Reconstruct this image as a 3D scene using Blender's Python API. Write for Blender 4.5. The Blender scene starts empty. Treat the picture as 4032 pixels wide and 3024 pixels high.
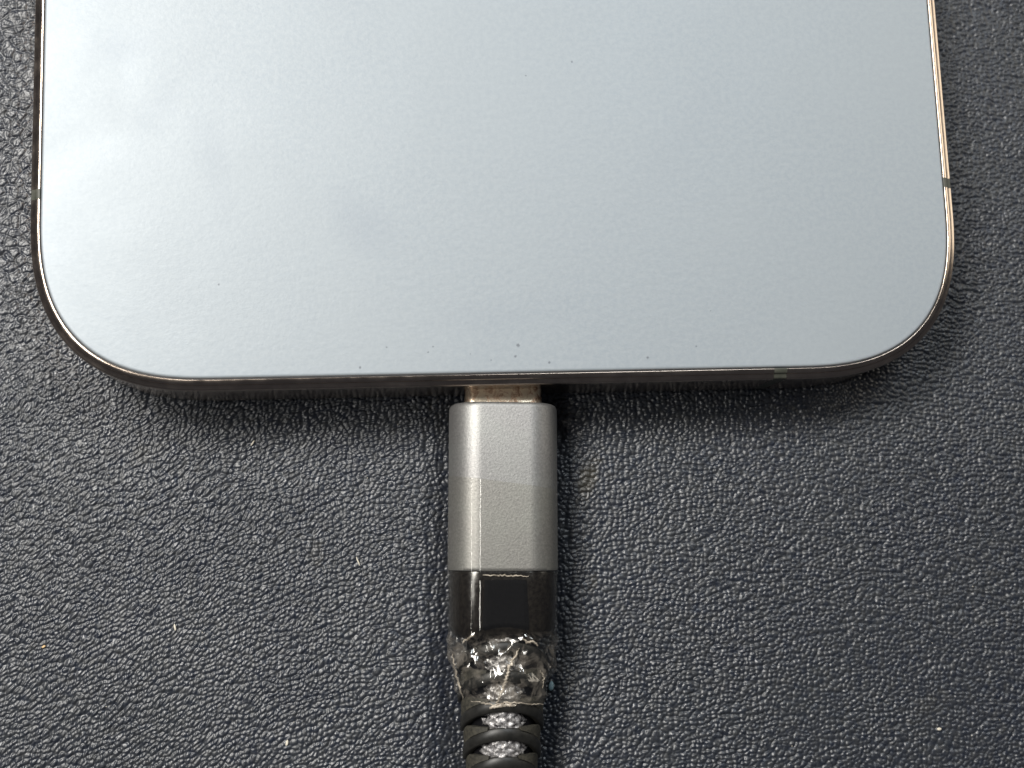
import bpy, bmesh, math, random
import numpy as np
from mathutils import Matrix, Vector, Euler

S = 0.001            # everything below is written in millimetres
rng = random.Random(7)
sc = bpy.context.scene
col = sc.collection
TOP = 7.85           # height of the phone's back glass above the leather

# ------------------------------------------------------------------ camera
cam_d = bpy.data.cameras.new("camera")
cam = bpy.data.objects.new("camera", cam_d)
col.objects.link(cam)
sc.camera = cam
cam_d.sensor_fit = 'HORIZONTAL'
cam_d.sensor_width = 36.0
cam_d.lens = 36.0 * 4600.0 / 4032.0
cam_d.clip_start = 0.002
cam_d.clip_end = 20
cam.location = (-9.713 * S, -13.968 * S, (94.795 + TOP) * S)
cam.rotation_euler = Euler((0.138848, -0.093883, -0.034092), 'XYZ')
cam_d.dof.use_dof = True
cam_d.dof.focus_distance = 0.0975
cam_d.dof.aperture_fstop = 36.0

# ------------------------------------------------------------------ world and lamps
w = bpy.data.worlds.new("World")
sc.world = w
w.use_nodes = True
bg = w.node_tree.nodes['Background']
bg.inputs['Color'].default_value = (0.82, 0.86, 1.0, 1)
bg.inputs['Strength'].default_value = 0.052

def area(name, loc, target, size, power, color, sy=None):
    d = bpy.data.lights.new(name, 'AREA')
    d.shape = 'RECTANGLE' if sy else 'DISK'
    d.size = size * S
    if sy:
        d.size_y = sy * S
    d.energy = power
    d.color = color
    o = bpy.data.objects.new(name, d)
    col.objects.link(o)
    o.location = Vector(loc) * S
    o.rotation_euler = (Vector(target) - Vector(loc)).to_track_quat('-Z', 'Y').to_euler()
    return o

area("window_lamp", (-168, 150, 315), (0, 0, 0), 135, 1.62, (1.0, 0.965, 0.91))
area("strip_lamp", (-150, 24, 215), (0, 24, 0), 130, 0.30, (1.0, 0.98, 0.93), 50)
area("room_lamp", (160, 95, 58), (38, 40, 0), 140, 0.075, (1.0, 0.93, 0.80), 80)
area("overhead_lamp", (110, 240, 400), (0, 0, 0), 150, 0.62, (0.88, 0.95, 1.0))

sc.view_settings.view_transform = 'Standard'
sc.view_settings.look = 'None'
sc.view_settings.exposure = 0.0
sc.view_settings.gamma = 1.0

# ------------------------------------------------------------------ helpers
def link(name, me, mat=None, parent=None, smooth=True, sharp=None):
    if mat:
        me.materials.append(mat)
    if smooth:
        me.polygons.foreach_set('use_smooth', [True] * len(me.polygons))
        if sharp:
            me.set_sharp_from_angle(angle=math.radians(sharp))
    o = bpy.data.objects.new(name, me)
    col.objects.link(o)
    if parent:
        o.parent = parent
    return o

def mesh(name, verts, faces):
    me = bpy.data.meshes.new(name)
    me.from_pydata([(x * S, y * S, z * S) for x, y, z in verts], [], faces)
    me.update()
    return me

def empty(name, loc, rz=0.0):
    o = bpy.data.objects.new(name, None)
    o.empty_display_size = 0.005
    col.objects.link(o)
    o.location = Vector(loc) * S
    o.rotation_euler = (0, 0, rz)
    return o

def tag(o, label=None, cat=None, group=None, kind=None):
    if label: o['label'] = label
    if cat: o['category'] = cat
    if group: o['group'] = group
    if kind: o['kind'] = kind
    return o

def newmat(name):
    m = bpy.data.materials.new(name)
    m.use_nodes = True
    nt = m.node_tree
    p = nt.nodes['Principled BSDF']
    return m, nt, p

def N(nt, typ, **kw):
    n = nt.nodes.new(typ)
    for k, v in kw.items():
        if k in n.inputs:
            n.inputs[k].default_value = v
        else:
            setattr(n, k, v)
    return n

def ramp(nt, fac, stops):
    r = nt.nodes.new('ShaderNodeValToRGB')
    while len(r.color_ramp.elements) > 1:
        r.color_ramp.elements.remove(r.color_ramp.elements[-1])
    r.color_ramp.elements[0].position = stops[0][0]
    r.color_ramp.elements[0].color = stops[0][1]
    for p, c in stops[1:]:
        e = r.color_ramp.elements.new(p)
        e.color = c
    nt.links.new(fac, r.inputs['Fac'])
    return r

def g(v, a=1):
    return (v, v, v, a)

def objcoord(nt):
    return nt.nodes.new('ShaderNodeTexCoord').outputs['Object']

def noise(nt, vec, scale, detail=3, rough=0.55, dist=0.0):
    n = N(nt, 'ShaderNodeTexNoise', Scale=scale, Detail=detail, Roughness=rough, Distortion=dist)
    nt.links.new(vec, n.inputs['Vector'])
    return n

def bump(nt, height, strength, dist_mm, normal=None):
    b = N(nt, 'ShaderNodeBump', Strength=strength, Distance=dist_mm * S)
    nt.links.new(height, b.inputs['Height'])
    if normal:
        nt.links.new(normal, b.inputs['Normal'])
    return b

def maprange(nt, val, a, b, c, d):
    m = N(nt, 'ShaderNodeMapRange')
    m.inputs[1].default_value = a; m.inputs[2].default_value = b
    m.inputs[3].default_value = c; m.inputs[4].default_value = d
    nt.links.new(val, m.inputs[0])
    return m.outputs[0]

def mixcol(nt, fac, a, b):
    m = nt.nodes.new('ShaderNodeMix')
    m.data_type = 'RGBA'
    if isinstance(fac, (int, float)): m.inputs[0].default_value = fac
    else: nt.links.new(fac, m.inputs[0])
    for idx, v in ((6, a), (7, b)):
        if isinstance(v, tuple): m.inputs[idx].default_value = v
        else: nt.links.new(v, m.inputs[idx])
    return m.outputs[2]

# ------------------------------------------------------------------ value noise / cell noise in numpy
def vnoise(x, y, seed):
    r = np.random.RandomState(seed)
    T = r.rand(256, 256)
    xi = np.floor(x).astype(int); yi = np.floor(y).astype(int)
    fx = x - xi; fy = y - yi
    fx = fx * fx * (3 - 2 * fx); fy = fy * fy * (3 - 2 * fy)
    a = T[xi & 255, yi & 255]; b = T[(xi + 1) & 255, yi & 255]
    c = T[xi & 255, (yi + 1) & 255]; d = T[(xi + 1) & 255, (yi + 1) & 255]
    return (a * (1 - fx) + b * fx) * (1 - fy) + (c * (1 - fx) + d * fx) * fy

def fbm(x, y, seed, n=3):
    s = 0; a = 1.0; t = 0
    for i in range(n):
        s = s + a * vnoise(x * 2 ** i, y * 2 ** i, seed + i); t += a; a *= 0.5
    return s / t

def cells(x, y, seed, jitter=0.95):
    r = np.random.RandomState(seed)
    JX = (r.rand(512, 512) - 0.5) * jitter; JY = (r.rand(512, 512) - 0.5) * jitter; ID = r.rand(512, 512)
    xi = np.floor(x).astype(int); yi = np.floor(y).astype(int)
    f1 = np.full(x.shape, 9.0); f2 = np.full(x.shape, 9.0); idv = np.zeros(x.shape)
    for dx in (-1, 0, 1):
        for dy in (-1, 0, 1):
            cx = xi + dx; cy = yi + dy
            px = cx + 0.5 + JX[cx & 511, cy & 511]; py = cy + 0.5 + JY[cx & 511, cy & 511]
            d = np.hypot(px - x, py - y)
            near = d < f1
            f2 = np.where(near, f1, np.minimum(f2, d))
            idv = np.where(near, ID[cx & 511, cy & 511], idv)
            f1 = np.where(near, d, f1)
    return f1, f2, idv

def sstep(a, b, x):
    t = np.clip((x - a) / (b - a), 0, 1)
    return t * t * (3 - 2 * t)

# ------------------------------------------------------------------ materials
def mat_leather():
    m, nt, p = newmat("dark_blue_grey_leather")
    co = objcoord(nt)
    n1 = noise(nt, co, 90, 4, 0.6)
    n2 = noise(nt, co, 1400, 3, 0.6)
    c = mixcol(nt, maprange(nt, n1.outputs['Fac'], 0.35, 0.68, 0, 1), (0.014, 0.018, 0.030, 1), (0.020, 0.024, 0.033, 1))
    c2 = mixcol(nt, maprange(nt, n2.outputs['Fac'], 0.3, 0.7, 0, 0.6), c, (0.042, 0.042, 0.040, 1))
    # brown stains with shapes of their own
    sep = nt.nodes.new('ShaderNodeSeparateXYZ'); nt.links.new(co, sep.inputs[0])
    warp = noise(nt, co, 900, 4, 0.7)
    out = c2
    for (sx, sy, rx, ry, ang, amt) in ((6.9, -8.5, 1.0, 2.6, -0.35, 0.75), (6.9, -17.5, 0.5, 1.2, -0.2, 0.3), (-31.7, -5.2, 1.0, 1.0, 0, 0.25),
                                       (36.5, -29.6, 1.1, 2.6, -0.9, 0.16), (-17.0, -14.2, 0.9, 1.6, 0.1, 0.2)):
        mp = N(nt, 'ShaderNodeMapping'); mp.vector_type = 'TEXTURE'
        mp.inputs['Location'].default_value = (sx * S, sy * S, 0)
        mp.inputs['Rotation'].default_value = (0, 0, ang)
        mp.inputs['Scale'].default_value = (rx * S, ry * S, 0.01)
        nt.links.new(co, mp.inputs['Vector'])
        ln = N(nt, 'ShaderNodeVectorMath', operation='LENGTH'); nt.links.new(mp.outputs[0], ln.inputs[0])
        ad = N(nt, 'ShaderNodeMath', operation='ADD'); nt.links.new(ln.outputs['Value'], ad.inputs[0])
        mm = maprange(nt, warp.outputs['Fac'], 0, 1, -0.8, 0.8); nt.links.new(mm, ad.inputs[1])
        f = maprange(nt, ad.outputs[0], 1.0, 0.45, 0, amt)
        out = mixcol(nt, f, out, (0.048, 0.043, 0.032, 1))
    nt.links.new(out, p.inputs['Base Color'])
    p.inputs['Specular IOR Level'].default_value = 0.62
    nt.links.new(maprange(nt, n2.outputs['Fac'], 0.3, 0.7, 0.31, 0.44), p.inputs['Roughness'])
    v = N(nt, 'ShaderNodeTexVoronoi', Scale=5200.0); nt.links.new(co, v.inputs['Vector'])
    b = bump(nt, v.outputs['Distance'], 0.35, 0.03)
    b2 = bump(nt, noise(nt, co, 9000, 2).outputs['Fac'], 0.25, 0.02, b.outputs[0])
    nt.links.new(b2.outputs[0], p.inputs['Normal'])
    return m

def mat_glass_back():
    m, nt, p = newmat("frosted_pale_blue_glass")
    co = objcoord(nt)
    big = noise(nt, co, 60, 3, 0.5, 0.6)
    fine = noise(nt, co, 2600, 3, 0.7)
    c = mixcol(nt, maprange(nt, big.outputs['Fac'], 0.3, 0.7, 0, 1), (0.290, 0.326, 0.358, 1), (0.308, 0.341, 0.367, 1))
    gr = noise(nt, co, 2300, 2, 0.8)
    out = mixcol(nt, maprange(nt, gr.outputs['Fac'], 0.36, 0.64, 0, 1), c, (0.324, 0.357, 0.382, 1))
    # faint greasy smudges
    wp = noise(nt, co, 260, 4, 0.65)
    for (sx, sy, rx, ry, ang, amt) in ((-12.4, 12.6, 3.6, 2.4, -0.7, 0.42), (-24.6, 18.0, 1.6, 5.0, 0.25, 0.28), (-32.5, 27.5, 3.2, 2.2, 0.5, 0.35),
                                       (-1.0, 4.6, 6.5, 1.6, 0.1, 0.15), (-29.0, 22.5, 1.5, 3.6, -0.6, 0.22), (15, 20, 8, 2.2, 0.9, 0.12)):
        mp = N(nt, 'ShaderNodeMapping'); mp.vector_type = 'TEXTURE'
        mp.inputs['Location'].default_value = (sx * S, sy * S, 0)
        mp.inputs['Rotation'].default_value = (0, 0, ang)
        mp.inputs['Scale'].default_value = (rx * S, ry * S, 0.01)
        nt.links.new(co, mp.inputs['Vector'])
        ln = N(nt, 'ShaderNodeVectorMath', operation='LENGTH'); nt.links.new(mp.outputs[0], ln.inputs[0])
        ad = N(nt, 'ShaderNodeMath', operation='ADD'); nt.links.new(ln.outputs['Value'], ad.inputs[0])
        nt.links.new(maprange(nt, wp.outputs['Fac'], 0, 1, -0.9, 0.9), ad.inputs[1])
        out = mixcol(nt, maprange(nt, ad.outputs[0], 1.15, 0.25, 0, amt * 0.6), out, (0.225, 0.257, 0.300, 1))
    specks = ((5.79, 26.9, .09), (1.75, 25.62, .07), (0.28, 2.24, .15), (0.03, 1.33, .11), (2.83, 0.76, .11), (11.11, 1.01, .11), (-12.72, 0.64, .11),
              (-10.54, 2.28, .07), (-6.75, 2.26, .07), (-7.16, 1.8, .07), (-2.0, 1.05, .06), (-3.7, 1.6, .05), (15.3, 1.9, .07), (16.7, 4.9, .05), (-24.0, 7.7, .09))
    wr = noise(nt, co, 9000, 2)
    for (sx, sy, r) in specks:
        vd = N(nt, 'ShaderNodeVectorMath', operation='DISTANCE')
        nt.links.new(co, vd.inputs[0]); vd.inputs[1].default_value = (sx * S, sy * S, 0.0)
        ad = N(nt, 'ShaderNodeMath', operation='MULTIPLY_ADD')
        nt.links.new(wr.outputs['Fac'], ad.inputs[0]); ad.inputs[1].default_value = 0.16 * S
        nt.links.new(vd.outputs['Value'], ad.inputs[2])
        f = maprange(nt, ad.outputs[0], (r + 0.11) * S, (r + 0.03) * S, 0, 0.60)
        out = mixcol(nt, f, out, (0.07, 0.075, 0.09, 1))
    nt.links.new(out, p.inputs['Base Color'])
    smudge = noise(nt, co, 75, 4, 0.55, 1.2)
    nt.links.new(maprange(nt, smudge.outputs['Fac'], 0.3, 0.72, 0.49, 0.54), p.inputs['Roughness'])
    p.inputs['Metallic'].default_value = 0.20
    p.inputs['Specular IOR Level'].default_value = 0.5
    # very faint pressed texture, drawn out along the diagonal
    mp = N(nt, 'ShaderNodeMapping'); mp.inputs['Rotation'].default_value = (0, 0, 1.0); mp.inputs['Scale'].default_value = (0.45, 1.0, 1.0)
    nt.links.new(co, mp.inputs['Vector'])
    rip = noise(nt, mp.outputs[0], 1500, 3, 0.6)
    b = bump(nt, rip.outputs['Fac'], 0.35, 0.03)
    b2 = bump(nt, fine.outputs['Fac'], 0.55, 0.022, b.outputs[0])
    nt.links.new(b2.outputs[0], p.inputs['Normal'])
    return m

def mat_frame():
    m, nt, p = newmat("polished_steel_frame")
    co = objcoord(nt)
    n = noise(nt, co, 700, 4, 0.65)
    nt.links.new(mixcol(nt, n.outputs['Fac'], (0.46, 0.375, 0.31, 1), (0.64, 0.54, 0.455, 1)), p.inputs['Base Color'])
    p.inputs['Metallic'].default_value = 1.0
    nt.links.new(maprange(nt, n.outputs['Fac'], 0.35, 0.7, 0.16, 0.27), p.inputs['Roughness'])
    b = bump(nt, noise(nt, co, 1500, 3).outputs['Fac'], 0.15, 0.02)
    nt.links.new(b.outputs[0], p.inputs['Normal'])
    return m

def mat_simple(name, c1, c2, scale, rough, metallic=0.0, spec=0.5, bump_s=0.2, bump_mm=0.03, coat=0.0, det=3):
    m, nt, p = newmat(name)
    co = objcoord(nt)
    n = noise(nt, co, scale, det, 0.6)
    nt.links.new(mixcol(nt, maprange(nt, n.outputs['Fac'], 0.32, 0.68, 0, 1), c1, c2), p.inputs['Base Color'])
    p.inputs['Metallic'].default_value = metallic
    p.inputs['Specular IOR Level'].default_value = spec
    nt.links.new(maprange(nt, n.outputs['Fac'], 0.3, 0.7, rough - 0.06, rough + 0.06), p.inputs['Roughness'])
    p.inputs['Coat Weight'].default_value = coat
    b = bump(nt, n.outputs['Fac'], bump_s, bump_mm)
    nt.links.new(b.outputs[0], p.inputs['Normal'])
    return m

def mat_housing():
    m, nt, p = newmat("bead_blasted_silver")
    co = objcoord(nt)
    n = noise(nt, co, 5200, 3, 0.7)
    big = noise(nt, co, 260, 3, 0.5)
    c = mixcol(nt, maprange(nt, n.outputs['Fac'], 0.3, 0.7, 0, 1), (0.245, 0.240, 0.236, 1), (0.365, 0.357, 0.348, 1))
    c = mixcol(nt, maprange(nt, big.outputs['Fac'], 0.4, 0.7, 0, 0.25), c, (0.36, 0.38, 0.35, 1))
    nt.links.new(c, p.inputs['Base Color'])
    p.inputs['Metallic'].default_value = 0.85
    p.inputs['Roughness'].default_value = 0.54
    b = bump(nt, n.outputs['Fac'], 0.65, 0.03)
    nt.links.new(b.outputs[0], p.inputs['Normal'])
    return m

def mat_tip():
    m, nt, p = newmat("worn_gold_contact_shell")
    co = objcoord(nt)
    n = noise(nt, co, 1500, 4, 0.7, 0.6)
    c = ramp(nt, n.outputs['Fac'], [(0.34, (0.24, 0.15, 0.10, 1)), (0.45, (0.60, 0.44, 0.32, 1)), (0.54, (0.88, 0.77, 0.60, 1))])
    nt.links.new(c.outputs[0], p.inputs['Base Color'])
    p.inputs['Metallic'].default_value = 0.9
    nt.links.new(maprange(nt, n.outputs['Fac'], 0.35, 0.6, 0.5, 0.28), p.inputs['Roughness'])
    b = bump(nt, n.outputs['Fac'], 0.5, 0.03)
    nt.links.new(b.outputs[0], p.inputs['Normal'])
    return m

def mat_film():
    m = bpy.data.materials.new("clear_tape_film")
    m.use_nodes = True
    nt = m.node_tree
    nt.nodes.clear()
    out = nt.nodes.new('ShaderNodeOutputMaterial')
    co = objcoord(nt)
    tr = N(nt, 'ShaderNodeBsdfTransparent'); tr.inputs['Color'].default_value = (0.99, 0.985, 0.96, 1)
    gl = N(nt, 'ShaderNodeBsdfGlossy'); gl.inputs['Roughness'].default_value = 0.07
    gl.inputs['Color'].default_value = (1, 0.98, 0.95, 1)
    df = N(nt, 'ShaderNodeBsdfDiffuse'); df.inputs['Color'].default_value = (0.42, 0.37, 0.31, 1)
    n = noise(nt, co, 1600, 3, 0.6)
    b = bump(nt, n.outputs['Fac'], 0.12, 0.03)
    nt.links.new(b.outputs[0], gl.inputs['Normal'])
    # Schlick reflectance, the same from both sides of the thin film
    geo = nt.nodes.new('ShaderNodeNewGeometry')
    dt = N(nt, 'ShaderNodeVectorMath', operation='DOT_PRODUCT'); nt.links.new(b.outputs[0], dt.inputs[0]); nt.links.new(geo.outputs['Incoming'], dt.inputs[1])
    ab = N(nt, 'ShaderNodeMath', operation='ABSOLUTE'); nt.links.new(dt.outputs['Value'], ab.inputs[0])
    om = N(nt, 'ShaderNodeMath', operation='SUBTRACT'); om.inputs[0].default_value = 1.0; nt.links.new(ab.outputs[0], om.inputs[1])
    pw = N(nt, 'ShaderNodeMath', operation='POWER'); nt.links.new(om.outputs[0], pw.inputs[0]); pw.inputs[1].default_value = 5.0
    fr = N(nt, 'ShaderNodeMath', operation='MULTIPLY_ADD'); nt.links.new(pw.outputs[0], fr.inputs[0]); fr.inputs[1].default_value = 0.6; fr.inputs[2].default_value = 0.07
    # crumpled, dusty stretch of the film is slightly cloudy
    sep = nt.nodes.new('ShaderNodeSeparateXYZ'); nt.links.new(co, sep.inputs[0])
    zone = maprange(nt, sep.outputs['Y'], -21.0 * S, -21.8 * S, 0.0, 0.13)
    n2 = noise(nt, co, 700, 4, 0.7, 1.0)
    wz = maprange(nt, sep.outputs['Y'], -20.9 * S, -21.8 * S, 0.0, 1.0)
    rg = N(nt, 'ShaderNodeMath', operation='MULTIPLY_ADD'); nt.links.new(wz, rg.inputs[0]); rg.inputs[1].default_value = 0.10; rg.inputs[2].default_value = 0.07
    nt.links.new(rg.outputs[0], gl.inputs['Roughness'])
    fz = N(nt, 'ShaderNodeMath', operation='MULTIPLY_ADD'); nt.links.new(wz, fz.inputs[0]); fz.inputs[1].default_value = 0.08; fz.inputs[2].default_value = 0.045
    nt.links.new(fz.outputs[0], fr.inputs[2])
    cl = maprange(nt, n2.outputs['Fac'], 0.46, 0.70, 0.0, 2.4)
    mu = N(nt, 'ShaderNodeMath', operation='MULTIPLY'); nt.links.new(zone, mu.inputs[0]); nt.links.new(cl, mu.inputs[1])
    m1 = nt.nodes.new('ShaderNodeMixShader'); nt.links.new(mu.outputs[0], m1.inputs[0])
    nt.links.new(tr.outputs[0], m1.inputs[1]); nt.links.new(df.outputs[0], m1.inputs[2])
    m2 = nt.nodes.new('ShaderNodeMixShader')
    f2 = N(nt, 'ShaderNodeMath', operation='MULTIPLY'); nt.links.new(fr.outputs[0], f2.inputs[0]); f2.inputs[1].default_value = 1.0
    nt.links.new(f2.outputs[0], m2.inputs[0])
    nt.links.new(m1.outputs[0], m2.inputs[1]); nt.links.new(gl.outputs[0], m2.inputs[2])
    nt.links.new(m2.outputs[0], out.inputs['Surface'])
    return m

M_leather = mat_leather()
M_glass = mat_glass_back()
M_frame = mat_frame()
M_band = mat_simple("grey_green_antenna_plastic", (0.045, 0.048, 0.038, 1), (0.075, 0.075, 0.06, 1), 1500, 0.45)
M_display = mat_simple("black_display_glass", (0.010, 0.011, 0.016, 1), (0.014, 0.015, 0.02, 1), 300, 0.08, bump_s=0.02)
M_gasket = mat_simple("dark_seam_rubber", (0.012, 0.014, 0.018, 1), (0.02, 0.022, 0.026, 1), 900, 0.5)
M_housing = mat_housing()
M_tip = mat_tip()
M_collar = mat_simple("brown_black_plastic", (0.007, 0.006, 0.006, 1), (0.016, 0.014, 0.012, 1), 3000, 0.20, bump_s=0.3, bump_mm=0.02)
M_inset = mat_simple("matt_black_inset", (0.002, 0.002, 0.003, 1), (0.005, 0.005, 0.006, 1), 4200, 0.75, spec=0.12, bump_s=0.4, bump_mm=0.02)
M_rib = mat_simple("grey_black_rubber", (0.010, 0.010, 0.009, 1), (0.019, 0.018, 0.016, 1), 1300, 0.42, spec=0.45, bump_s=0.25, bump_mm=0.03, det=5)
M_web = mat_simple("dusty_olive_rubber", (0.016, 0.015, 0.012, 1), (0.055, 0.050, 0.036, 1), 3600, 0.7, bump_s=0.7, bump_mm=0.05, det=5)
M_braid = mat_simple("silvery_lilac_braid", (0.03, 0.026, 0.030, 1), (0.60, 0.58, 0.57, 1), 3000, 0.30, metallic=0.5, bump_s=1.0, bump_mm=0.12, det=4)
M_fold = mat_simple("milky_tape_fold", (0.42, 0.36, 0.29, 1), (0.66, 0.59, 0.49, 1), 2200, 0.30, bump_s=0.6, bump_mm=0.05, coat=0.5)
nt = M_fold.node_tree
_tr = nt.nodes.new('ShaderNodeBsdfTransparent'); _mx = nt.nodes.new('ShaderNodeMixShader')
_nn = noise(nt, objcoord(nt), 1500, 3, 0.6)
nt.links.new(maprange(nt, _nn.outputs['Fac'], 0.34, 0.58, 0.25, 0.95), _mx.inputs[0])
nt.links.new(_tr.outputs[0], _mx.inputs[1]); nt.links.new(nt.nodes['Principled BSDF'].outputs[0], _mx.inputs[2])
nt.links.new(_mx.outputs[0], nt.nodes['Material Output'].inputs['Surface'])
M_film = mat_film()
M_lint = mat_simple("pale_lint", (0.55, 0.50, 0.40, 1), (0.75, 0.70, 0.60, 1), 3000, 0.6)
M_crumb = mat_simple("tan_crumb", (0.60, 0.38, 0.17, 1), (0.80, 0.60, 0.35, 1), 3000, 0.5)
M_bluefluff = mat_simple("pale_blue_fluff", (0.14, 0.22, 0.25, 1), (0.25, 0.36, 0.40, 1), 3000, 0.7)

# ------------------------------------------------------------------ leather
STEP = 0.09
def axis_line(a, b, step, far):
    mid = np.arange(a, b, step)
    lo = []; s = step; v = a
    while v > -far:
        s *= 1.16; v -= s; lo.append(v)
    hi = []; s = step; v = mid[-1]
    while v < far:
        s *= 1.16; v += s; hi.append(v)
    return np.array(lo[::-1] + list(mid) + hi)

gx = axis_line(-47.5, 54.5, STEP, 330)
gy = axis_line(-38.5, 39.0, STEP, 330)
X, Y = np.meshgrid(gx, gy, indexing='ij')

def flow(x):           # the hide's creases climb to the right at the left side and level out on the right
    xs = np.linspace(-400, 400, 4001)
    sl = 0.55 * (1 - sstep(-34, 4, xs)) - 0.12 * sstep(8, 40, xs)
    Sx = np.cumsum(sl) * (xs[1] - xs[0])
    return np.interp(x, xs, Sx)

def leather_height(X, Y):
    wx = (fbm(X / 2.3, Y / 2.3, 11, 2) - 0.5) * 1.1
    wy = (fbm(X / 2.3, Y / 2.3, 21, 2) - 0.5) * 1.1
    up = sstep(-4, 14, Y) * sstep(-20, -38, X)          # rounder, larger pebbles at upper left
    Vv = (Y - flow(X)) + wy * 0.7
    U = X + wx * 0.7
    f1, f2, idv = cells(U / 0.47, Vv / 0.41, 5, 0.88)
    g1, g2, idg = cells(U / 0.92 + 40, (Y + wy * 0.6) / 0.88, 6)
    dome = sstep(-0.04, 0.26, f2 - f1) * (1.12 - 1.15 * np.minimum(f1, 0.75) ** 2) * (0.62 + 0.38 * idv) - 0.26 * np.exp(-(f1 / 0.17) ** 2) * (idv > 0.55)
    dome2 = sstep(0.0, 0.22, g2 - g1) * (1 - np.minimum(g1, 0.8) ** 2 * 0.7) * (0.7 + 0.3 * idg)
    h = dome * (1 - 0.6 * up) + dome2 * 0.8 * up
    # creases along the flow
    c1, c2, _ = cells(U / 2.2 + 9, (Vv + 0.5 * wy) / 0.85, 8)
    crease = 1 - sstep(0.0, 0.24, c2 - c1)
    amt = 0.25 + 0.75 * vnoise(X / 9, Y / 9, 31)
    z = (0.165 + 0.07 * vnoise(X / 6.5, Y / 5.0, 77)) * h - 0.10 * crease * amt
    z = z * sstep(130, 56, np.abs(X)) * sstep(130, 42, np.abs(Y))
    xa = -0.70 + 0.0345 * Y
    dip = 0.95 * np.exp(-((X - xa) / 5.2) ** 4) * sstep(1.0, -4.0, Y)
    pleat = 0.16 * np.exp(-((np.abs(X - xa) - 6.0) / 1.3) ** 2) * np.sin((X - xa) * 5.2 + 1.3 * np.sin(Y * 0.9) + Y * 0.15) * sstep(0.0, -4.0, Y)
    return z - dip + pleat * 0.22 + 0.35 * (vnoise(X / 17, Y / 17, 51) - 0.5)

# under the phone the cushion is pressed flat, so the grain is only worked out around it
hidden = (np.abs(X) < 35) & (Y > 3)
Z = np.full(X.shape, -0.12)
Z[~hidden] = leather_height(X[~hidden], Y[~hidden]) - 0.06
cu = np.clip((np.abs(X) - 24.0) / 14.0, 0, None); cv = np.clip((14.0 - Y) / 14.0, 0, None)
depth = np.where((cu > 0) & (cv > 0), 14.0 * (1 - (cu ** 2.65 + cv ** 2.65) ** (1 / 2.65)), np.minimum(38.0 - np.abs(X), Y))
inside = sstep(0.2, 2.6, depth)
Z = Z * (1 - inside) + inside * (-0.12)
nx, ny = X.shape
co = np.stack([X, Y, Z], -1).reshape(-1, 3) * S
idx = np.arange(nx * ny).reshape(nx, ny)
quads = np.stack([idx[:-1, :-1], idx[1:, :-1], idx[1:, 1:], idx[:-1, 1:]], -1).reshape(-1, 4)
me = bpy.data.meshes.new("leather_surface")
me.vertices.add(len(co)); me.vertices.foreach_set('co', co.astype(np.float32).ravel())
me.loops.add(quads.size); me.loops.foreach_set('vertex_index', quads.astype(np.int32).ravel())
me.polygons.add(len(quads))
me.polygons.foreach_set('loop_start', np.arange(0, quads.size, 4, dtype=np.int32))
me.update(calc_edges=True)
me.polygons.foreach_set('use_smooth', np.ones(len(quads), dtype=bool))
me.materials.append(M_leather)
leather = bpy.data.objects.new("leather_surface", me)
col.objects.link(leather)
tag(leather, kind='structure')

# ------------------------------------------------------------------ phone
HW, LEN, CR, CN = 38.15, 159.0, 14.0, 2.65

def quarter(n=44):
    pts = []
    for i in range(n + 1):
        t = (math.pi / 2) * i / n
        c, s = max(math.cos(t), 0), max(math.sin(t), 0)
        u = c ** (2 / CN); v = s ** (2 / CN)
        gxn, gyn = (u ** (CN - 1)), (v ** (CN - 1))
        l = math.hypot(gxn, gyn)
        pts.append((CR * u, CR * v, gxn / l, gyn / l))
    return pts

# straight-side stops: (start, end) of the antenna bands measured along each side
bands = {'R': [(15.62, 16.5), (143, 144)], 'L': [(14.98, 15.85), (143, 144)], 'B': [(21.95, 23.05)], 'T': [(-23, -22)]}

def outline():
    """counter-clockwise: list of (x, y, nx, ny, segment tag)"""
    q = quarter()
    P = []
    def straight(a, b, fixed, side, n):
        stops = sorted(set([v for r in bands[side] for v in r]))
        vals = [a + (b - a) * i / n for i in range(1, n)] + stops
        vals = [v for v in vals if min(a, b) < v < max(a, b)]
        vals.sort(reverse=(b < a))
        for v in vals:
            if side == 'R': P.append((fixed, v, 1, 0))
            if side == 'L': P.append((fixed, v, -1, 0))
            if side == 'B': P.append((v, fixed, 0, -1))
            if side == 'T': P.append((v, fixed, 0, 1))
    # bottom right corner: from straight bottom to right side
    cx, cy = HW - CR, CR
    P += [(cx + u, cy - v, a, -b) for u, v, a, b in q[::-1]]
    straight(CR, LEN - CR, HW, 'R', 24)
    cx, cy = HW - CR, LEN - CR
    P += [(cx + u, cy + v, a, b) for u, v, a, b in q]
    straight(HW - CR, -HW + CR, LEN, 'T', 10)
    cx, cy = -HW + CR, LEN - CR
    P += [(cx - u, cy + v, -a, b) for u, v, a, b in q[::-1]]
    straight(LEN - CR, CR, -HW, 'L', 24)
    cx, cy = -HW + CR, CR
    P += [(cx - u, cy - v, -a, -b) for u, v, a, b in q]
    straight(-HW + CR, HW - CR, 0.0, 'B', 30)
    return P

OUT = outline()

def in_band(p, q):
    mx, my = (p[0] + q[0]) / 2, (p[1] + q[1]) / 2
    for a, b in bands['R']:
        if p[2] > .99 and q[2] > .99 and a < my < b: return ('R', a)
    for a, b in bands['L']:
        if p[2] < -.99 and q[2] < -.99 and a < my < b: return ('L', a)
    for a, b in bands['B']:
        if p[3] < -.99 and q[3] < -.99 and a < mx < b: return ('B', a)
    for a, b in bands['T']:
        if p[3] > .99 and q[3] > .99 and a < mx < b: return ('T', a)
    return None

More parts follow.
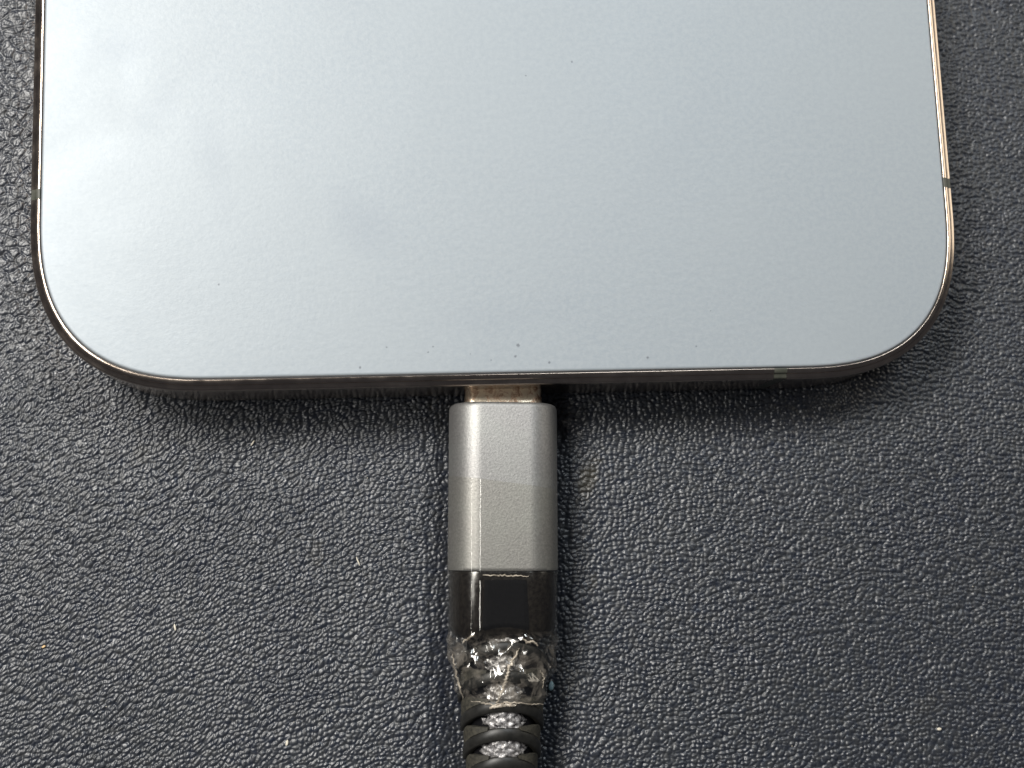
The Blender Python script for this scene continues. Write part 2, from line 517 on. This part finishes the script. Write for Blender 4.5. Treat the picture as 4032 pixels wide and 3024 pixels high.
def sweep(profile, keep, name, mat, parent, sharp=35, shift=0.0):
    """profile: [(outward distance, z)] swept round the outline; keep(segment)->bool"""
    n = len(OUT); k = len(profile)
    V = []; F = []
    for (x, y, a, b) in OUT:
        for d, z in profile:
            V.append((x + a * (d + shift), y + b * (d + shift), z))
    for i in range(n):
        j = (i + 1) % n
        if not keep(OUT[i], OUT[j]): continue
        for m in range(k - 1):
            F.append((i * k + m, i * k + m + 1, j * k + m + 1, j * k + m))
    used = sorted({v for f in F for v in f}); mp = {v: i for i, v in enumerate(used)}
    V = [V[v] for v in used]; F = [tuple(mp[v] for v in f) for f in F]
    me = mesh(name, V, F)
    bm = bmesh.new(); bm.from_mesh(me); bmesh.ops.remove_doubles(bm, verts=bm.verts, dist=1e-7)
    bmesh.ops.recalc_face_normals(bm, faces=bm.faces)
    bm.to_mesh(me); bm.free()
    return link(name, me, mat, parent, True, sharp)

phone = empty("phone", (0, 0, 0))
tag(phone, "smartphone lying face down on dark leather, frosted pale blue-grey back and bronze-tinted steel frame", "phone")

# back glass: flat top with a softly rounded rim
n = len(OUT)
rimp = [(-0.26, TOP), (-0.18, TOP - 0.006), (-0.11, TOP - 0.025), (-0.05, TOP - 0.07), (-0.015, TOP - 0.14), (0.0, TOP - 0.32), (0.0, TOP - 0.75)]
V = []; F = []
for (x, y, a, b) in OUT:
    for d, z in rimp:
        V.append((x + a * d, y + b * d, z))
k = len(rimp)
for i in range(n):
    j = (i + 1) % n
    for m in range(k - 1):
        F.append((i * k + m, i * k + m + 1, j * k + m + 1, j * k + m))
F.append(tuple(i * k for i in range(n)))
me = mesh("back_glass", V, F)
bm = bmesh.new(); bm.from_mesh(me); bmesh.ops.remove_doubles(bm, verts=bm.verts, dist=1e-7)
bmesh.ops.recalc_face_normals(bm, faces=bm.faces); bm.to_mesh(me); bm.free()
bg_o = link("back_glass", me, M_glass, phone, True, 50)
# object coordinates of the specks are on the glass top plane
bg_o.location = (0, 0, TOP * S)
me.transform(Matrix.Translation((0, 0, -TOP * S)))

# dark seam between glass and frame
sweep([(-0.05, TOP - 0.75), (0.0, TOP - 0.22), (0.10, TOP - 0.20), (0.14, TOP - 0.7)], lambda p, q: True, "seam_gasket", M_gasket, phone)

# frame: inner lip, fine groove, rounded shoulder, flat side, lower rounding
prof = [(0.08, TOP - 0.55), (0.08, TOP - 0.14), (0.12, TOP - 0.085), (0.16, TOP - 0.082), (0.24, TOP - 0.100), (0.34, TOP - 0.133), (0.43, TOP - 0.178), (0.50, TOP - 0.24),
        (0.535, TOP - 0.36), (0.56, TOP - 0.40)]
for i in range(0, 10):
    t = math.radians(50 - i * 50 / 9)
    prof.append((0.55 + 0.43 * math.cos(t), TOP - 0.75 + 0.42 * math.sin(t)))
prof += [(0.98, 4.0), (0.98, 1.35)]
for i in range(1, 8):
    t = math.radians(i * 88 / 7)
    prof.append((0.40 + 0.58 * math.cos(t), 1.35 - 0.75 * math.sin(t)))
sweep(prof, lambda p, q: in_band(p, q) is None, "frame", M_frame, phone, 60)
seen = []
for i in range(n):
    t = in_band(OUT[i], OUT[(i + 1) % n])
    if t and t not in seen: seen.append(t)
for t in seen:
    sweep(prof, lambda p, q, t=t: in_band(p, q) == t, "antenna_band", M_band, phone, 60, -0.012)

# display glass on the underside
sweep([(0.42, 0.70), (0.46, 0.55), (0.44, 0.30), (0.32, 0.10), (0.10, 0.0), (-2.0, 0.0), (-30, 0.0)], lambda p, q: True, "display_glass", M_display, phone, 40)

# power button high on the right side
def rbox(name, x0, x1, y0, y1, z0, z1, r, mat, parent, seg=3):
    bm = bmesh.new()
    bmesh.ops.create_cube(bm, size=1)
    for v in bm.verts:
        v.co = Vector(((x0 + x1) / 2 + v.co.x * (x1 - x0), (y0 + y1) / 2 + v.co.y * (y1 - y0), (z0 + z1) / 2 + v.co.z * (z1 - z0)))
    bmesh.ops.bevel(bm, geom=list(bm.edges), offset=r, segments=seg, profile=0.5, affect='EDGES')
    for v in bm.verts: v.co *= S
    me = bpy.data.meshes.new(name); bm.to_mesh(me); bm.free()
    return link(name, me, mat, parent, True, 40)
rbox("side_button", 38.6, 39.42, 30.6, 49.0, 2.4, 6.6, 0.35, M_frame, phone)

# ------------------------------------------------------------------ charging cable
cable = empty("charging_cable", (-0.70, 0, 0), math.radians(-1.98))
tag(cable, "silver and black charging cable plugged into the phone, neck bandaged with clear tape", "charging cable")
ZC = 3.85
# quarter cross-section of the plug housing (flat face, soft bend, shoulder, rounded side)
def dense(ctrl, per=5):
    out = []
    for i in range(len(ctrl) - 1):
        p0 = ctrl[max(i - 1, 0)]; p1 = ctrl[i]; p2 = ctrl[i + 1]; p3 = ctrl[min(i + 2, len(ctrl) - 1)]
        for s in range(per):
            t = s / per
            f = lambda a, b, c, d: 0.5 * (2 * b + (c - a) * t + (2 * a - 5 * b + 4 * c - d) * t * t + (3 * b - a - 3 * c + d) * t ** 3)
            out.append((f(p0[0], p1[0], p2[0], p3[0]), f(p0[1], p1[1], p2[1], p3[1])))
    out.append(ctrl[-1])
    return out
QS = [(2.0 * i / 10, 3.10) for i in range(10)]
for i in range(46):
    t = math.pi / 2 * i / 45
    QS.append((2.0 + 2.6 * math.sin(t), 3.10 * math.cos(t)))
def section(sx=1.0, sz=1.0):
    q = [(x * sx, z * sz) for x, z in QS]
    ring = q[:]                                   # top centre -> right side
    ring += [(x, -z) for x, z in q[-2::-1]]       # right -> bottom centre
    ring += [(-x, -z) for x, z in q[1:]]          # bottom -> left side
    ring += [(-x, z) for x, z in q[-2:0:-1]]      # left -> just before top centre
    return ring
NR = len(section())

def oval(a, b, n=NR):
    # ellipse sampled at the same angular order as section()
    return [(a * math.sin(2 * math.pi * i / n), b * math.cos(2 * math.pi * i / n)) for i in range(n)]

def loft(name, rings, mat, parent, caps=(True, True), sharp=40):
    """rings: list of lists of (x, y, z)"""
    V = [p for r in rings for p in r]; k = len(rings[0]); F = []
    for i in range(len(rings) - 1):
        for j in range(k):
            F.append((i * k + j, i * k + (j + 1) % k, (i + 1) * k + (j + 1) % k, (i + 1) * k + j))
    if caps[0]: F.append(tuple(range(k))[::-1])
    if caps[1]: F.append(tuple((len(rings) - 1) * k + j for j in range(k)))
    me = mesh(name, V, F)
    bm = bmesh.new(); bm.from_mesh(me); bmesh.ops.recalc_face_normals(bm, faces=bm.faces); bm.to_mesh(me); bm.free()
    return link(name, me, mat, parent, True, sharp)

def ring_at(y, ring, zc=ZC):
    return [(x, y, zc + z) for x, z in ring]

# metal contact shell
tip_r = []
def rrect(hw, hh, r, n=6):
    pts = []
    for cx, cy, a0 in ((hw - r, hh - r, 90), (hw - r, -(hh - r), 0), (-(hw - r), -(hh - r), -90), (-(hw - r), hh - r, -180)):
        for i in range(n + 1):
            a = math.radians(a0 - 90 * i / n)
            pts.append((cx + r * math.cos(a), cy + r * math.sin(a)))
    return pts
loft("contact_shell", [ring_at(y, rrect(3.25 + e, 1.1 + e, 0.75)) for y, e in ((4.0, 0), (-1.55, 0), (-1.6, 0.03), (-2.5, 0.03))], M_tip, cable)

# silver housing
Y0, Y1 = -2.28, -16.2
rings = []
for y, s, q in ((Y0, 0.90, 0.86), (Y0 - 0.04, 0.935, 0.92), (Y0 - 0.12, 0.968, 0.965), (Y0 - 0.25, 0.988, 0.99), (Y0 - 0.45, 1.0, 1.0), (-8, 1, 1), (-15.9, 1.003, 1), (-16.12, 1.0, 0.995), (Y1, 0.98, 0.97)):
    rings.append(ring_at(y, section(s, q)))
loft("plug_housing", rings, M_housing, cable, sharp=45)

# dark collar behind the housing, with a sunken black face
rings = []
for y, s, q in ((-16.1, 0.955, 0.93), (-16.35, 0.972, 0.955), (-18, 0.975, 0.955), (-20.6, 0.96, 0.94), (-21.2, 0.93, 0.90), (-21.6, 0.84, 0.80)):
    rings.append(ring_at(y, section(s, q)))
loft("rear_collar", rings, M_collar, cable, sharp=45)
# black inset face on the collar: thin pad, lower edge bowed
V = []; F = []
nxp, nyp = 16, 18
for iy in range(nyp + 1):
    for ix in range(nxp + 1):
        u = ix / nxp * 2 - 1
        yb = -21.0 - 0.25 * u * u
        y = -16.75 + (yb + 16.75) * iy / nyp
        e = min(1 - abs(u), iy / nyp * 2, (1 - iy / nyp) * 2)
        z = ZC + 3.10 * 0.955 - 0.03 + 0.06 * min(1, e * 8) + 0.0 - (0.14 if iy > nyp - 2 else 0)
        V.append((u * 1.88, y, z))
for iy in range(nyp):
    for ix in range(nxp):
        a = iy * (nxp + 1) + ix
        F.append((a, a + nxp + 1, a + nxp + 2, a + 1))
link("inset_face", mesh("inset_face", V, F), M_inset, cable, True, 50)

# strain relief: braid core, arched ribs and the webs that join them
def core_z(y):          # the cable sinks towards the cushion as it leaves the plug
    t = max(0.0, -(y + 22.0))
    return ZC - 0.35 - 1.5 * (1 - math.exp(-(t / 30.0) ** 1.5))
def core_w(y):
    return max(2.60, min(3.80, 3.60 - 0.10 * (-27.3 - y)))
def core_h(y):
    return core_w(y) * 0.86
ARCH = 1.85
PITCH = 2.28
rr = np.random.RandomState(3)
rings = []
yy = -21.0
while yy > -38.5:
    wv = 1.95 - 0.30 * math.sin(2 * math.pi * (yy + 27.6) / PITCH); hv = core_h(yy) * 0.86
    ring = []
    for j in range(NR):
        th = 2 * math.pi * j / NR
        # crossing strands of the braid
        k1 = math.sin(11 * th + yy * 9.0); k2 = math.sin(11 * th - yy * 9.0)
        d = 0.10 * max(k1, k2) + 0.05 * (rr.rand() - 0.5)
        ring.append(((wv + d) * math.sin(th), yy, core_z(yy) + (hv + d) * math.cos(th)))
    rings.append(ring)
    yy -= 0.10
loft("core_sheath", [[(core_w(y) * 0.78 * math.sin(2 * math.pi * j / 48), y, core_z(y) + core_h(y) * 0.74 * math.cos(2 * math.pi * j / 48)) for j in range(48)]
                     for y in np.arange(-21.0, -38.6, -0.8)], M_inset, cable, sharp=80)
loft("braid", rings, M_braid, cable, sharp=80)

def arc_y(th):          # ribs are bowed: highest (towards the phone) on top of the cable
    return ARCH * max(0.0, math.cos(th))
PITCH = 2.28
def make_rib(yc, half=0.52, drop=0.55):
    # closed ring with a rounded-rectangle section
    prof = [(-half, -drop), (-half, -0.10), (-half + 0.10, 0.0), (0, 0.03), (half - 0.10, 0.0), (half, -0.10), (half, -drop)]
    n = 72; V = []; F = []
    for j in range(n):
        th = 2 * math.pi * j / n
        ycen = yc + arc_y(th)
        for dy, dr in prof:
            y = ycen + dy
            wv = core_w(yc) + dr; hv = core_h(yc) + dr
            V.append((wv * math.sin(th), y, core_z(yc) + hv * math.cos(th)))
    k = len(prof)
    for j in range(n):
        j2 = (j + 1) % n
        for m in range(k):
            F.append((j * k + m, j * k + (m + 1) % k, j2 * k + (m + 1) % k, j2 * k + m))
    me = mesh("rib", V, F)
    bm = bmesh.new(); bm.from_mesh(me); bmesh.ops.recalc_face_normals(bm, faces=bm.faces); bm.to_mesh(me); bm.free()
    return link("rib", me, M_rib, cable, True, 50)

def make_web(y_hi, y_lo, sgn):
    """block filling the side of a slot between two ribs"""
    n = 16; V = []; F = []
    th0, th1 = math.radians(25), math.radians(150)
    for i in range(n + 1):
        th = th0 + (th1 - th0) * i / n
        a = arc_y(min(th, math.pi / 2))
        for (y, dr) in ((y_hi + min(a, 0.75), -0.75), (y_hi + min(a, 0.75), -0.22), (y_lo + a, -0.16), (y_lo + a, -0.75)):
            wv = core_w(y) + dr; hv = core_h(y) + dr
            r = 0.04 * rng.random()
            V.append((sgn * (wv + r) * math.sin(th), y, core_z(y) + (hv + r) * math.cos(th)))
    for i in range(n):
        for m in range(4):
            F.append((i * 4 + m, i * 4 + (m + 1) % 4, (i + 1) * 4 + (m + 1) % 4, (i + 1) * 4 + m))
    F.append((0, 1, 2, 3)); F.append(tuple(n * 4 + m for m in (3, 2, 1, 0)))
    me = mesh("web", V, F)
    bm = bmesh.new(); bm.from_mesh(me); bmesh.ops.recalc_face_normals(bm, faces=bm.faces); bm.to_mesh(me); bm.free()
    return link("web", me, M_web, cable, True, 40)

rib_ys = [-28.75 + PITCH * 2 - PITCH * i for i in range(0, 7)]
for i, yc in enumerate(rib_ys):
    make_rib(yc)
    for s in (-1, 1):
        make_web(yc - 0.66, yc - PITCH + 0.45, s)

# rubber-sheathed lead going on over the leather, out of the picture
rings = []
for i in range(60):
    y = -38.0 - i * 1.6
    z = core_z(-38.0) * math.exp(-i / 14.0) + 2.1 * (1 - math.exp(-i / 14.0))
    x = 0.6 * math.sin(i / 20.0) * i / 20.0
    rings.append([(x + 2.05 * math.sin(2 * math.pi * j / 32), y, z + 2.05 * math.cos(2 * math.pi * j / 32)) for j in range(32)])
loft("lead", rings, M_rib, cable, sharp=60)

# ---- clear tape wound over housing, collar and the first ribs
TH_N, Y_TOP, Y_END = 168, -8.3, -27.0
SEC = section()
FQ = [(0.0, 3.10), (1.0, 3.10), (1.98, 3.10), (2.04, 3.095), (2.10, 3.085), (2.45, 3.035), (2.72, 2.990), (2.82, 2.962), (2.92, 2.915), (3.45, 2.60), (3.75, 2.36), (4.0, 2.08), (4.22, 1.75), (4.4, 1.30), (4.53, 0.85), (4.59, 0.4), (4.6, 0.0)]
_ring = FQ + [(x, -z) for x, z in FQ[-2::-1]] + [(-x, -z) for x, z in FQ[1:]] + [(-x, z) for x, z in FQ[-2::-1]]
_sx = np.array([p[0] for p in _ring]); _sz = np.array([p[1] for p in _ring])
# ring parameter by arc length, so the film's columns are evenly spaced
_al = np.concatenate([[0], np.cumsum(np.hypot(np.diff(_sx), np.diff(_sz)))]); _al /= _al[-1]

def ridged(x, y, seed):
    return 1 - np.abs(2 * fbm(x, y, seed, 2) - 1) * 2.0

def film_points(f, y):
    """arrays f (ring fraction by arc length), y -> x, z on the film"""
    hx = np.interp(f, _al, _sx); hz = np.interp(f, _al, _sz)
    s1 = sstep(0.0, 1.0, (-16.2 - y) / 0.8)
    sx = 1.010 - 0.018 * s1; sz = 1.016 - 0.035 * s1
    t = np.maximum(0, (-21.3 - y) / 5.7)
    bl = np.minimum(1, t * 1.3)
    x = hx * sx; z = hz * sz
    th = np.arctan2(x / 4.6, z / 3.1)
    ax = 4.66 - 1.10 * t ** 1.3 + 0.12 * np.sin(t * 3.1)
    az = 3.02 - 0.02 * t - 0.35 * np.exp(-((y + 22.0) / 0.5) ** 2)
    x = x * (1 - bl) + ax * np.sin(th) * bl
    z = z * (1 - bl) + az * np.cos(th) * bl
    r = np.maximum(np.hypot(x, z), 1e-3)
    # the film stands up in fine taut lines along the housing's edges
    top = (z > 0) * sstep(-21.6, -20.6, y)
    wob = 0.05 * (vnoise(y * 0.9 + 3, y * 0 + 2.5, 91) - 0.5)
    rid = (0.020 * np.exp(-((x + 2.80 + wob) / 0.08) ** 2) + 0.030 * np.exp(-((x + 2.03 + wob) / 0.08) ** 2)
           + 0.024 * np.exp(-((x - 2.05 + wob) / 0.08) ** 2)) * top
    wg = np.clip((-20.9 - y) / 0.8, 0, 1)
    w1 = ridged(x / 1.15 + y * 0.34 + 7, y / 2.1 - x * 0.22 + 40, 61)
    w2 = ridged(x / 0.7 - y * 0.3 + 70, y / 0.6 + 10 + z * .5, 71)
    d = (0.42 * (w1 - 0.5) + 0.045 * (w2 - 0.5)) * wg
    soft = 0.012 * (fbm(x * 1.0 + 5, y * 0.35, 81, 2) - 0.5) * sstep(-15.5, -16.5, y) * (1 - wg)
    x = x + x / r * (d * 0.8 + soft + rid * 0.3); z = z + z / r * (d + soft) + rid
    czy = core_z_arr(y)
    return x, ZC + (czy - ZC) * np.minimum(1, t) + z

def core_z_arr(y):
    t = np.maximum(0.0, -(y + 22.0))
    return ZC - 0.35 - 1.5 * (1 - np.exp(-(t / 30.0) ** 1.5))

TH_N = 400
tg = np.concatenate([np.linspace(0, 0.62, 12), 0.62 + 0.38 * np.arange(1, 120) / 119.0])
ff = np.arange(TH_N) / TH_N
Tg, Fg = np.meshgrid(tg, ff, indexing='ij')
x0 = np.interp(Fg, _al, _sx)
ytop = -8.95 - 0.125 * x0
ybot = -26.75 - 0.05 * x0 + 0.12 * np.sin(x0 * 3.1) + 0.08 * np.sin(x0 * 7.3 + 1)
Yg = np.where(Tg <= 0.62, ytop + (-16.0 - ytop) * (Tg / 0.62), -16.0 + (ybot + 16.0) * ((Tg - 0.62) / 0.38))
fx_, fz_ = film_points(Fg, Yg)
V = list(zip(fx_.ravel().tolist(), Yg.ravel().tolist(), fz_.ravel().tolist()))
F = []
for ti in range(len(tg) - 1):
    for j in range(TH_N):
        F.append((ti * TH_N + j, ti * TH_N + (j + 1) % TH_N, (ti + 1) * TH_N + (j + 1) % TH_N, (ti + 1) * TH_N + j))
me = mesh("tape_wrap", V, F)
bm = bmesh.new(); bm.from_mesh(me); bmesh.ops.recalc_face_normals(bm, faces=bm.faces); bm.to_mesh(me); bm.free()
tape = link("tape_wrap", me, M_film, cable, True)

# creases and doubled edges of the tape: thin raised ribbons that follow the film
def fold(path, width, height, name="tape_fold"):
    pts = []
    for i in range(len(path) - 1):
        a, b = path[i], path[i + 1]
        for s in range(8):
            t = s / 8
            pts.append((a[0] + (b[0] - a[0]) * t, a[1] + (b[1] - a[1]) * t))
    pts.append(path[-1])
    V = []; F = []; m = len(pts)
    for i, (x, y) in enumerate(pts):
        t = i / (m - 1)
        wv = width * (0.35 + 0.65 * math.sin(math.pi * min(1, max(0, 0.08 + t * 0.84)))) * (0.75 + 0.5 * rng.random())
        jx, jy = (rng.random() - .5) * 0.16, (rng.random() - .5) * 0.12
        a = pts[max(i - 1, 0)]; b = pts[min(i + 1, m - 1)]
        dx, dy = b[0] - a[0], b[1] - a[1]; l = math.hypot(dx, dy) or 1
        px, py = -dy / l, dx / l
        for s, h in ((-1, -0.03), (-0.5, height * 0.7), (0, height * (0.8 + 0.4 * rng.random())), (0.5, height * 0.7), (1, -0.03), (0, -0.08)):
            xx = x + jx + px * wv * s; yyv = y + jy + py * wv * s
            fx, fz = film_at(xx, yyv)
            V.append((fx, yyv, fz + h))
    for i in range(m - 1):
        for s in range(6):
            F.append((i * 6 + s, i * 6 + (s + 1) % 6, (i + 1) * 6 + (s + 1) % 6, (i + 1) * 6 + s))
    F.append((0, 1, 2, 3, 4, 5)); F.append(tuple((m - 1) * 6 + s for s in (5, 4, 3, 2, 1, 0)))
    me = mesh(name, V, F)
    bm = bmesh.new(); bm.from_mesh(me); bmesh.ops.recalc_face_normals(bm, faces=bm.faces); bm.to_mesh(me); bm.free()
    return link(name, me, M_fold, tape, True, 50)
def film_at(x, y):
    """point of the film's upper side above a local (x, y)"""
    fs = np.concatenate([np.linspace(0.76, 1.0, 120, endpoint=False), np.linspace(0, 0.24, 120)])
    px, pz = film_points(fs, np.full(fs.shape, y))
    o = np.argsort(px)
    return float(np.clip(x, px.min(), px.max())), float(np.interp(x, px[o], pz[o]))

fold([(1.15, -22.35), (0.75, -23.1), (0.35, -23.7), (0.1, -24.6), (-0.2, -25.6), (-0.75, -26.7)], 0.14, 0.16)
fold([(-3.3, -26.6), (-2.0, -26.68), (-0.9, -26.8), (0.2, -26.62), (1.6, -26.75), (3.2, -27.0)], 0.07, 0.09)
fold([(-4.25, -22.9), (-4.0, -24.2), (-3.6, -25.6), (-3.3, -26.6)], 0.08, 0.12)
fold([(-2.6, -21.2), (-3.1, -21.6), (-3.5, -21.9)], 0.09, 0.10)
fold([(1.4, -21.5), (1.7, -21.9), (2.2, -21.8), (2.6, -22.1)], 0.10, 0.14)
fold([(-1.85, -16.55), (-0.6, -16.5), (0.6, -16.55), (1.85, -16.6)], 0.06, 0.02)
fold([(2.9, -24.2), (3.2, -24.8), (3.1, -25.6)], 0.06, 0.10)
# ragged milky scrap caught under the tape's lower edge
fold([(-1.3, -27.05), (-0.9, -26.95), (-0.3, -26.85), (0.4, -26.8), (0.9, -26.85)], 0.14, 0.05)

# ------------------------------------------------------------------ small debris on the leather
def zl(x, y):
    i = int(np.searchsorted(gx, x)); j = int(np.searchsorted(gy, y))
    return float(Z[i - 2:i + 3, j - 2:j + 3].max())
def debris(name, x, y, lx, wy, ang, mat, label, cat, hz=0.06):
    bm = bmesh.new()
    bmesh.ops.create_icosphere(bm, subdivisions=2, radius=1)
    for v in bm.verts:
        r = 1 + 0.25 * (rng.random() - .5)
        v.co = Vector((v.co.x * lx * r, v.co.y * wy * r + 0.25 * wy * math.sin(v.co.x * 2.2), v.co.z * hz * r)) * S
    me = bpy.data.meshes.new(name); bm.to_mesh(me); bm.free()
    o = link(name, me, mat)
    o.location = (x * S, y * S, (zl(x, y) + hz * 0.5) * S)
    o.rotation_euler = (0, 0, ang)
    tag(o, label, cat)
    return o
bm = bmesh.new()
for i in range(34):
    x, y = rng.uniform(-44, 50), rng.uniform(-34, -3)
    if abs(x) < 7: continue
    q = rng.uniform(0.02, 0.05)
    r_ = bmesh.ops.create_icosphere(bm, subdivisions=1, radius=q)
    bmesh.ops.translate(bm, verts=r_['verts'], vec=(x, y, zl(x, y) + q * 0.6))
for v in bm.verts: v.co *= S
me = bpy.data.meshes.new("dust"); bm.to_mesh(me); bm.free()
tag(link("dust", me, M_lint), "scattered specks of pale dust on the dark leather below the phone", "dust", kind='stuff')
debris("lint_fibre", -13.41, -15.04, 0.42, 0.06, 1.9, M_lint, "thin upright white lint fibre on the leather, left of the black tape-wrapped collar", "lint")
debris("lint_flake", -28.79, -20.01, 0.30, 0.09, 1.7, M_lint, "short whitish flake of lint on the leather in the lower left", "lint")
debris("lint_flake", -19.57, -29.91, 0.26, 0.12, 1.2, M_lint, "pale grey lint fleck near the bottom edge, left of the cable's ribbed sleeve", "lint")
debris("crumb", -39.44, -21.14, 0.17, 0.10, 0.2, M_crumb, "tiny orange-tan crumb near the left edge of the picture", "crumb", 0.08)
debris("crumb", 37.3, -31.5, 0.20, 0.14, -0.4, M_lint, "tiny cream-coloured crumb in the lower right corner area", "crumb", 0.1)
debris("lint_flake", -22.3, -4.6, 0.30, 0.07, 0.9, M_lint, "slender pale lint flake just below the phone's lower left corner", "lint")
debris("fluff", 2.95, -26.3, 0.28, 0.36, 0.2, M_bluefluff, "pale blue tuft of fluff against the right side of the tape's frayed end", "fluff", 0.2)
